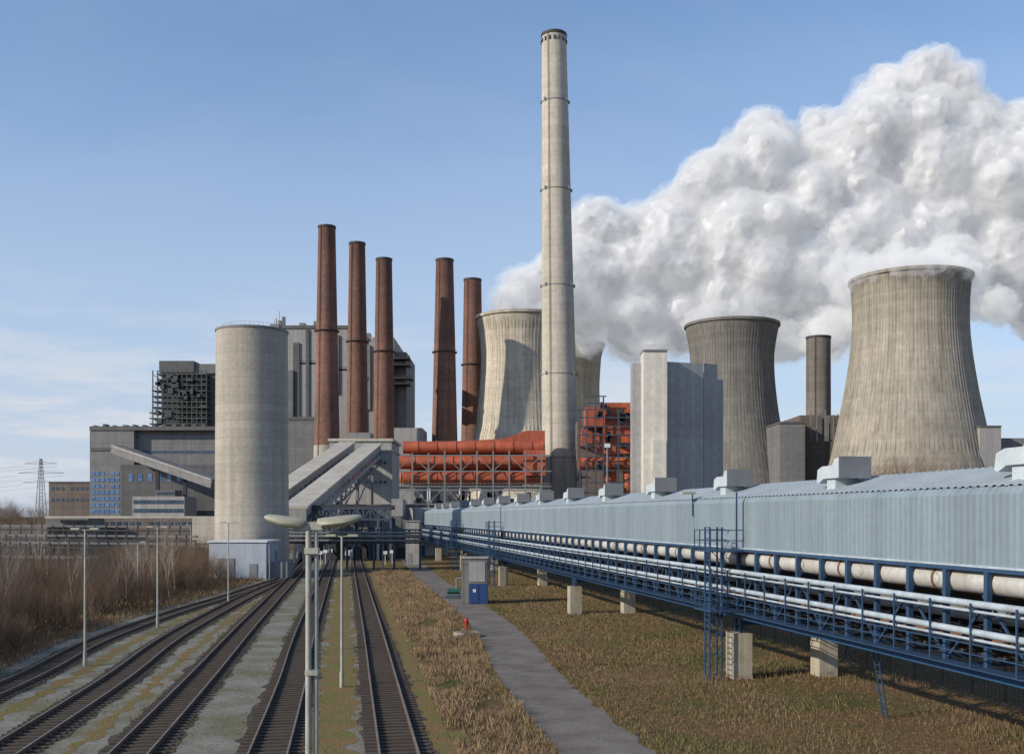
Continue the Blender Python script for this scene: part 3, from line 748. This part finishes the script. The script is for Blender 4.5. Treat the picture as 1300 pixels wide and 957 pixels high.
def ladder(s,top):
    o=Ob('access_ladder_tower',cx_); o.part('stiles','blue')
    for ds in (-.35,.35):
        for t in (-1.9,-1.2): o.beam((s+ds,t,0),(s+ds,t,top),.08)
    z=.3
    o.part('rungs','blue')
    while z<top: o.beam((s-.35,-1.9,z),(s+.35,-1.9,z),.04); z+=.3
    z=1.5
    o.part('bracing','blue')
    while z<top-1: o.beam((s-.35,-1.2,z),(s+.35,-1.9,z+.9),.04); o.beam((s-.35,-1.2,z),(s-.35,-1.9,z),.05); z+=1.0
    o.part('platform','blue'); o.box(s-.9,s+1.5,-2.1,-.15,7.05,7.12); o.box(s-.9,s+1.5,-2.1,-.15,3.80,3.87)
    for z0 in (7.12,3.87):
        for ds in (-.9,-.1,.7,1.5): o.beam((s+ds,-2.08,z0),(s+ds,-2.08,z0+1.15),.05)
        for z in (.55,1.12): o.beam((s-.9,-2.08,z0+z),(s+1.5,-2.08,z0+z),.045); o.beam((s-.9,-2.08,z0+z),(s-.9,-.2,z0+z),.045); o.beam((s+1.5,-2.08,z0+z),(s+1.5,-.2,z0+z),.045)
    o.part('lamp_mast','blue'); o.beam((s-.7,-.5,7),(s-.7,-.5,10.3),.07)
    o.done()
ladder(57.5,8.4); ladder(133,8.4); ladder(171,8.4)
o=Ob('conveyor_floodlight',cx_); o.part('arm','blue'); o.beam((64.5,-.15,9),(64.5,-.15,10.4),.06); o.part('head','lamph'); o.box(64.2,64.8,-.9,.0,10.35,10.5,.04); o.done()
o=Ob('maintenance_ladder',cx_); o.part('stiles','blue')
for ds in (-.2,.2): o.beam((46+ds,2,0),(46+ds,1.4,3.5),.05)
z=.3
o.part('rungs','blue')
while z<3.4: o.beam((45.8,2-z*.17,z),(46.2,2-z*.17,z),.03); z+=.3
o.done()
o=Ob('wire_mesh_fence',cx_); o.part('wires','steelg')
s=0
while s<210:
    o.beam((s,9,0),(s,9,2.0),.018) ; s+=.28
for z in [.1+.2*i for i in range(10)]: o.beam((0,9.01,z),(210,9.01,z),.014)
o.part('posts','steelg'); s=0
while s<210: o.beam((s,9.05,0),(s,9.05,2.2),.07); s+=2.5
o.done()
o=Ob('conveyor_transfer_station',cx_); o.part('walls','wall_l'); o.box(238,250,-2.2,5.5,0,10.6); o.part('roof','convroof'); o.box(237.8,250.2,-2.4,5.7,10.604,10.9); o.part('door','kblue'); o.box(237.9,238,-1,0.2,0,2.3); o.part('frame','blue')
for z in (3.7,7.1): o.box(237.8,237.99,-2.2,5.5,z,z+.3)
o.done()
o=Ob('valve_house'); o.part('walls','wall_l'); Y=190; o.box(wx(515,Y),wx(532,Y),Y,Y+4,0,wz(662,Y)); o.box(wx(497,230),wx(511,230),230,236,wz(655,230),wz(633,230)); o.part('roof','wall_l'); o.box(wx(514,Y),wx(533,Y),Y-.2,Y+4.2,wz(662,Y)+.004,wz(662,Y)+.2); o.part('door','steel'); o.box(wx(518,Y),wx(523,Y),Y-.06,Y,0,2.1)
o.part('legs','blued')
for px in (498,510): o.beam((wx(px,230),230.3,0),(wx(px,230),230.3,wz(655,230)),.3)
o.done()

# ------------------------------------------------------------ street furniture
def lamp_double(x,y,h,name='street_lamp'):
    o=Ob(name); o.part('pole','lamp',True)
    o.tube((x-.07,y,0),(x-.07,y,h-.25),.07,.06,n=14); o.tube((x+.08,y+.05,0),(x+.08,y+.05,h-.25),.05,.045,n=14)
    o.tube((x-.18,y,0),(x-.18,y,.9),.1,n=12)
    o.part('brackets','lamp'); o.beam((x-.22,y,h-.15),(x+.22,y,h-.15),.07,.16); o.box(x-.14,x+.14,y-.09,y+.12,h-.72,h-.6); o.box(x-.13,x+.13,y-.09,y+.12,h-3.2,h-3.1)
    for sg,ln in ((-1,.85),(1,.9)):
        o.part('arms','lamp'); o.beam((x+sg*.05,y,h-.18),(x+sg*.3,y,h-.06),.06)
        o.part('heads','lamph',True)
        x0=x+sg*.12; x1=x+sg*(.12+ln)
        sec=[(x0,.08,h-.14,h+.0),(x0+sg*.1,.16,h-.21,h+.02),(x0+sg*ln*.6,.18,h-.17,h+.07),(x1-sg*.08,.13,h-.06,h+.09),(x1,.05,h+.0,h+.06)]
        vs=[];K=12
        for xx,w,z0,z1 in sec:
            for i in range(K):
                t=2*math.pi*i/K; zc=(z0*.65+z1*.35); zz=zc+ (z1-zc)*math.sin(t) if math.sin(t)>0 else zc+(zc-z0)*math.sin(t)
                vs.append((xx,y+w*math.cos(t),zz))
        fs=[tuple(range(K)),tuple(range(4*K,5*K))[::-1]]
        for k in range(4):
            for i in range(K): j=(i+1)%K; fs.append((K*k+i,K*k+j,K*k+K+j,K*k+K+i))
        o.add(vs,fs)
    o.done()
lamp_double(wx(396,21),21,8.95)
def lamp_pole(px,pyb,h,double=True):
    Y=11700/(pyb-655); x=wx(px,Y); o=Ob('yard_lamp'); o.part('pole','lamp',True); o.tube((x,Y,0),(x,Y,h),.09,.055,n=10); o.tube((x,Y,0),(x,Y,.8),.12,n=10)
    o.part('heads','lamph')
    for s in ((-1,1) if double else (1,)):
        o.beam((x,Y,h-.05),(x+s*.35,Y,h+.03),.05); o.box(min(x+s*.3,x+s*.85),max(x+s*.3,x+s*.85),Y-.12,Y+.12,h-.02,h+.10,.03)
    o.done()
lamp_pole(434,872,7.95); lamp_pole(108,845,8.2); lamp_pole(200,796,8.1); lamp_pole(290,765,8.3); lamp_pole(175,762,6.2,False); lamp_pole(242,722,7.5); lamp_pole(486,722,8.1)
o=Ob('light_mast'); Y=330; x=wx(771,Y); o.part('pole','steel'); o.tube((x,Y,0),(x,Y,wz(563,Y)),.4,.25,n=8); o.part('head','white'); o.box(x-.9,x+.9,Y-.3,Y+.3,wz(568,Y),wz(563,Y)); o.done()

Y=104; x0=wx(586,Y); o=Ob('control_kiosk'); o.part('cabin','wall_m'); o.box(x0,x0+2.6,Y,Y+2.6,0.0,wz(709,Y)); o.part('roof','wall_l'); o.box(x0-.12,x0+2.72,Y-.12,Y+2.72,wz(709,Y)+.004,wz(709,Y)+.14)
o.part('blue_cladding','kblue'); o.box(x0+.75,x0+2.63,Y-.05,Y+2.5,.15,2.15); o.part('white_panel','wall_l'); o.box(x0+.75,x0+2.4,Y-.07,Y-.01,2.35,wz(713,Y)); o.part('door','kblue'); o.box(x0+.9,x0+1.7,Y-.1,Y-.055,.2,2.05); o.part('warning_sign','white'); o.box(x0+1.15,x0+1.45,Y-.12,Y-.105,1.3,1.6)
o.part('window','glass'); o.box(x0-.03,x0,Y+.6,Y+1.9,2.4,3.4); o.done()
Y=80; x=wx(592,Y); o=Ob('fire_hydrant'); o.part('body','hyd',True); o.lathe(x,Y,[(.17,.0),(.17,.08),(.11,.1),(.11,.75),(.16,.78),(.16,.9),(.12,1.02),(.05,1.1),(.001,1.12)],16); o.part('outlets','hyd',True)
o.tube((x-.24,Y,.68),(x+.24,Y,.68),.06,n=10); o.tube((x,Y-.22,.6),(x,Y,.6),.07,n=10); o.part('caps','steel',True); o.tube((x-.28,Y,.68),(x-.24,Y,.68),.075,n=10); o.tube((x+.24,Y,.68),(x+.28,Y,.68),.075,n=10); o.done()
o=Ob('concrete_manhole'); Y=76.5;x=wx(592,Y); o.part('ring','pier',True); o.lathe(x,Y,[(.95,0),(.95,.35),(.75,.36),(.75,.2)],24); o.part('lid','steel',True); o.lathe(x,Y,[(.74,.3),(.74,.34),(.001,.35)],24); o.done()
o=Ob('pump_skid'); Y=112;x=wx(568,Y); o.part('pump','green',True); o.tube((x,Y,.8),(x+1.4,Y,.8),.3,n=12); o.part('frame','blued'); o.box(x-.2,x+1.6,Y-.5,Y+.5,0,.35); o.part('pipes','steel',True); o.tube((x+1.0,Y,0),(x+1.0,Y,2.2),.1,n=8); o.tube((x+1.0,Y,2.2),(x+2.2,Y,2.2),.1,n=8); o.done()

# ------------------------------------------------------------ steam plume : dense core + two thin scattering shells of vapour
lobes=[(646,392,20,560),(662,372,28,565),(684,358,30,570),(700,385,36,575),(742,330,50,585),(765,292,44,590),(722,372,45,585),(745,400,42,600),
(790,350,68,600),(805,418,48,600),(850,314,64,600),(872,275,44,600),(862,395,58,610),(905,238,44,600),(930,318,78,600),(940,395,60,600),
(955,225,46,600),(972,180,40,600),(1010,255,78,600),(1010,360,75,600),(1022,408,44,590),(1045,190,42,600),(1075,210,56,600),(1090,300,88,600),(1082,392,46,600),
(1110,165,48,600),(1140,128,46,600),(1168,108,38,600),(1208,122,40,600),(1180,215,86,600),(1165,310,64,600),(1238,150,38,600),(1250,230,88,600),(1262,325,70,600),
(1290,172,50,600),(1335,250,95,600),(1325,360,62,600),(1420,240,115,600),(1215,350,46,560),(1262,385,30,600),(1045,425,30,580),(985,425,34,600)]
soft=[(1235,366,24,490),(1265,388,32,520),(1095,392,30,520),(1060,415,34,540),(1035,432,24,525),(885,408,24,565),(910,402,26,570),(945,405,26,570),(975,420,26,575),(1005,436,30,575),(660,400,22,555),(640,396,15,553),(690,400,22,556),(740,428,24,635)]
ico=bmesh.new(); bmesh.ops.create_icosphere(ico,subdivisions=3,radius=1); iv=[v.co.copy() for v in ico.verts]; ifc=[[v.index for v in f.verts] for f in ico.faces]; ico.free()
def rdir():
    while True:
        d=Vector((U(-1,1),U(-1,1),U(-1,1)))
        if .1<d.length<1: return d.normalized()
random.seed(21)
balls=[]
for px,py,rp,Y in lobes:
    c=W(px,py,Y); r=rp*Y/F*.88; c.y+=U(-10,10); balls.append((c,r,0))
    for i in range(12):
        d=rdir(); r2=r*U(.2,.5); c2=c+d*r*U(.75,1.0); balls.append((c2,r2,1))
        for j in range(4):
            e=rdir(); balls.append((c2+e*r2*U(.8,1),r2*U(.25,.45),2))
sballs=[]
for px,py,rp,Y in soft:
    c=W(px,py,Y); r=rp*Y/F*.72; sballs.append((c,r,0))
    for i in range(6): sballs.append((c+rdir()*r*.95,r*U(.3,.5),1))
# steam leaving the mouth of the near tower: fills the rim, spills a little over it and drifts back into the plume
cxT,rT,zT=T4
for i in range(46):
    a=U(0,6.28); q=rT*math.sqrt(R())*1.0; sballs.append((Vector((cxT+q*math.cos(a),459+q*math.sin(a),zT+U(-2,5))),U(4.0,7.5),0))
for i in range(30):
    a=U(-3.0,-.1); q=rT*U(.93,1.03); sballs.append((Vector((cxT+q*math.cos(a),459+q*math.sin(a),zT+U(-2.5,3.5))),U(2.2,4.2),1))
for i in range(26):
    t=R(); sballs.append((Vector((cxT+U(-20,24)+8*t,465+75*t,zT+4+12*t+U(-3,6))),U(6,11),0))
e_=grp('steam_plume')
def layer(name,bl,inf,vox,disps,m):
    V=[];Fc=[]
    for c,r,l in bl:
        rr=r+inf
        if rr<1.5: continue
        o=len(V); V.extend([tuple(c+p*rr) for p in iv]); Fc.extend([tuple(i+o for i in f) for f in ifc])
    me=bpy.data.meshes.new(name); me.from_pydata(V,[],Fc); me.materials.append(m)
    ob=bpy.data.objects.new(name,me); scene.collection.objects.link(ob); ob.parent=e_
    md=ob.modifiers.new('r','REMESH'); md.mode='VOXEL'; md.voxel_size=vox; md.use_smooth_shade=True
    for k,(sc,st) in enumerate(disps):
        t=bpy.data.textures.new(name+str(k),'CLOUDS'); t.noise_scale=sc; t.noise_depth=2
        d=ob.modifiers.new('d%d'%k,'DISPLACE'); d.texture=t; d.texture_coords='GLOBAL'; d.strength=st; d.mid_level=.5
    return ob
m=bpy.data.materials.new('steam_core'); m.use_nodes=True; b=m.node_tree.nodes['Principled BSDF']; b.inputs['Base Color'].default_value=(.76,.76,.775,1); b.inputs['Roughness'].default_value=1; b.inputs['Specular IOR Level'].default_value=0
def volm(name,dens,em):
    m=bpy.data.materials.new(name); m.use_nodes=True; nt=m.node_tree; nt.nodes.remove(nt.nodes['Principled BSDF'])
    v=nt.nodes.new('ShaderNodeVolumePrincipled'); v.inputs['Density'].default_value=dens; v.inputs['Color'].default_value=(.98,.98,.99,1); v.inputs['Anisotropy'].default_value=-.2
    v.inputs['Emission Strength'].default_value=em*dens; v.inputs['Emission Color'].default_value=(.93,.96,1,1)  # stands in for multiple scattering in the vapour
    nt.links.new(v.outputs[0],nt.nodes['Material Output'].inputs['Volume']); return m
layer('plume_core',balls,-3.2,1.6,((22,8.0),(10,5.0),(5,2.6),(2.5,1.2)),m)
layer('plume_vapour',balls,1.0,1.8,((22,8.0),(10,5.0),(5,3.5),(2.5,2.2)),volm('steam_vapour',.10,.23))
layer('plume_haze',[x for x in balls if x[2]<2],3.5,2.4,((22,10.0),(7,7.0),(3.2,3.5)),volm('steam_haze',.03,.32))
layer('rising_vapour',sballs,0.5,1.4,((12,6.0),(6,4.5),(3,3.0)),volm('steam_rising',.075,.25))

# ------------------------------------------------------------ world, sun, camera
EL=25; sd=Vector((-.88,-.48,0)).normalized()
world=bpy.data.worlds.new('World'); scene.world=world; world.use_nodes=True; nt=world.node_tree; N=nt.nodes; L=nt.links
bg=N['Background']; sky=N.new('ShaderNodeTexSky'); sky.sky_type='NISHITA'; sky.sun_disc=False; sky.sun_elevation=math.radians(EL); sky.sun_rotation=math.atan2(sd.x,sd.y)%(2*math.pi)
sky.air_density=1.0; sky.dust_density=0.4; sky.ozone_density=3.0
tc=N.new('ShaderNodeTexCoord'); sp=N.new('ShaderNodeSeparateXYZ'); L.new(tc.outputs['Generated'],sp.inputs[0])
ad=N.new('ShaderNodeMath'); ad.operation='ADD'; ad.inputs[1].default_value=.10; L.new(sp.outputs[2],ad.inputs[0])
dx=N.new('ShaderNodeMath'); dx.operation='DIVIDE'; L.new(sp.outputs[0],dx.inputs[0]); L.new(ad.outputs[0],dx.inputs[1])
dy=N.new('ShaderNodeMath'); dy.operation='DIVIDE'; L.new(sp.outputs[1],dy.inputs[0]); L.new(ad.outputs[0],dy.inputs[1])
cb=N.new('ShaderNodeCombineXYZ'); L.new(dx.outputs[0],cb.inputs[0]); L.new(dy.outputs[0],cb.inputs[1])
def wn(scale,dist,a,b_,hi):
    nz=N.new('ShaderNodeTexNoise'); nz.inputs['Scale'].default_value=scale; nz.inputs['Detail'].default_value=8; nz.inputs['Roughness'].default_value=.55; nz.inputs['Distortion'].default_value=dist; L.new(cb.outputs[0],nz.inputs['Vector'])
    mr=N.new('ShaderNodeMapRange'); mr.inputs[1].default_value=a; mr.inputs[2].default_value=b_; mr.inputs[3].default_value=.0; mr.inputs[4].default_value=hi; L.new(nz.outputs['Fac'],mr.inputs[0]); return mr.outputs[0]
def wmix(fac,a,col):
    mx=N.new('ShaderNodeMix'); mx.data_type='RGBA'; L.new(fac,mx.inputs[0]); L.new(a,mx.inputs[6]); mx.inputs[7].default_value=(*col,1); return mx.outputs[2]
hs=N.new('ShaderNodeHueSaturation'); hs.inputs['Saturation'].default_value=1.08; hs.inputs['Value'].default_value=1.45; L.new(sky.outputs[0],hs.inputs['Color'])
c=wmix(wn(.5,.6,.40,.8,.4),hs.outputs[0],(4.4,4.8,5.9))
hz=N.new('ShaderNodeMapRange'); hz.interpolation_type='SMOOTHSTEP'; hz.inputs[1].default_value=-.05; hz.inputs[2].default_value=.54; hz.inputs[3].default_value=.88; hz.inputs[4].default_value=.0; L.new(sp.outputs[2],hz.inputs[0])
c=wmix(hz.outputs[0],c,(4.1,4.7,5.95))
lo=N.new('ShaderNodeMapRange'); lo.interpolation_type='SMOOTHSTEP'; lo.inputs[1].default_value=.05; lo.inputs[2].default_value=.24; lo.inputs[3].default_value=1; lo.inputs[4].default_value=0; L.new(sp.outputs[2],lo.inputs[0])
# low fair-weather clouds: noise in (azimuth, stretched elevation)
az=N.new('ShaderNodeMapping'); az.inputs['Scale'].default_value=(5.0,5.0,26.0); az.inputs['Location'].default_value=(3.1,.4,0); L.new(tc.outputs['Generated'],az.inputs[0])
n2=N.new('ShaderNodeTexNoise'); n2.inputs['Scale'].default_value=1.0; n2.inputs['Detail'].default_value=9; n2.inputs['Roughness'].default_value=.62; L.new(az.outputs[0],n2.inputs['Vector'])
m2=N.new('ShaderNodeMapRange'); m2.interpolation_type='SMOOTHSTEP'; m2.inputs[1].default_value=.42; m2.inputs[2].default_value=.60; m2.inputs[3].default_value=0; m2.inputs[4].default_value=.85; L.new(n2.outputs['Fac'],m2.inputs[0])
ml=N.new('ShaderNodeMath'); ml.operation='MULTIPLY'; L.new(lo.outputs[0],ml.inputs[0]); L.new(m2.outputs[0],ml.inputs[1])
c=wmix(ml.outputs[0],c,(5.8,5.95,6.3))
L.new(c,bg.inputs[0]); bg.inputs[1].default_value=.125
sl=bpy.data.lights.new('sun','SUN'); sl.energy=4.6; sl.angle=math.radians(.5); sl.color=(1,.91,.77); so=bpy.data.objects.new('sun',sl); scene.collection.objects.link(so)
to=Vector((sd.x*math.cos(math.radians(EL)),sd.y*math.cos(math.radians(EL)),math.sin(math.radians(EL)))); so.rotation_euler=to.to_track_quat('Z','Y').to_euler()
scene.view_settings.view_transform='Standard'; scene.view_settings.look='None'; scene.view_settings.exposure=0
cam=bpy.data.cameras.new('camera'); co=bpy.data.objects.new('camera',cam); scene.collection.objects.link(co); co.location=(0,0,H); co.rotation_euler=(math.radians(90),0,0)
cam.lens=36; cam.sensor_width=36; cam.shift_y=(655-478.5)/1300; cam.clip_end=20000; cam.clip_start=.1; scene.camera=co
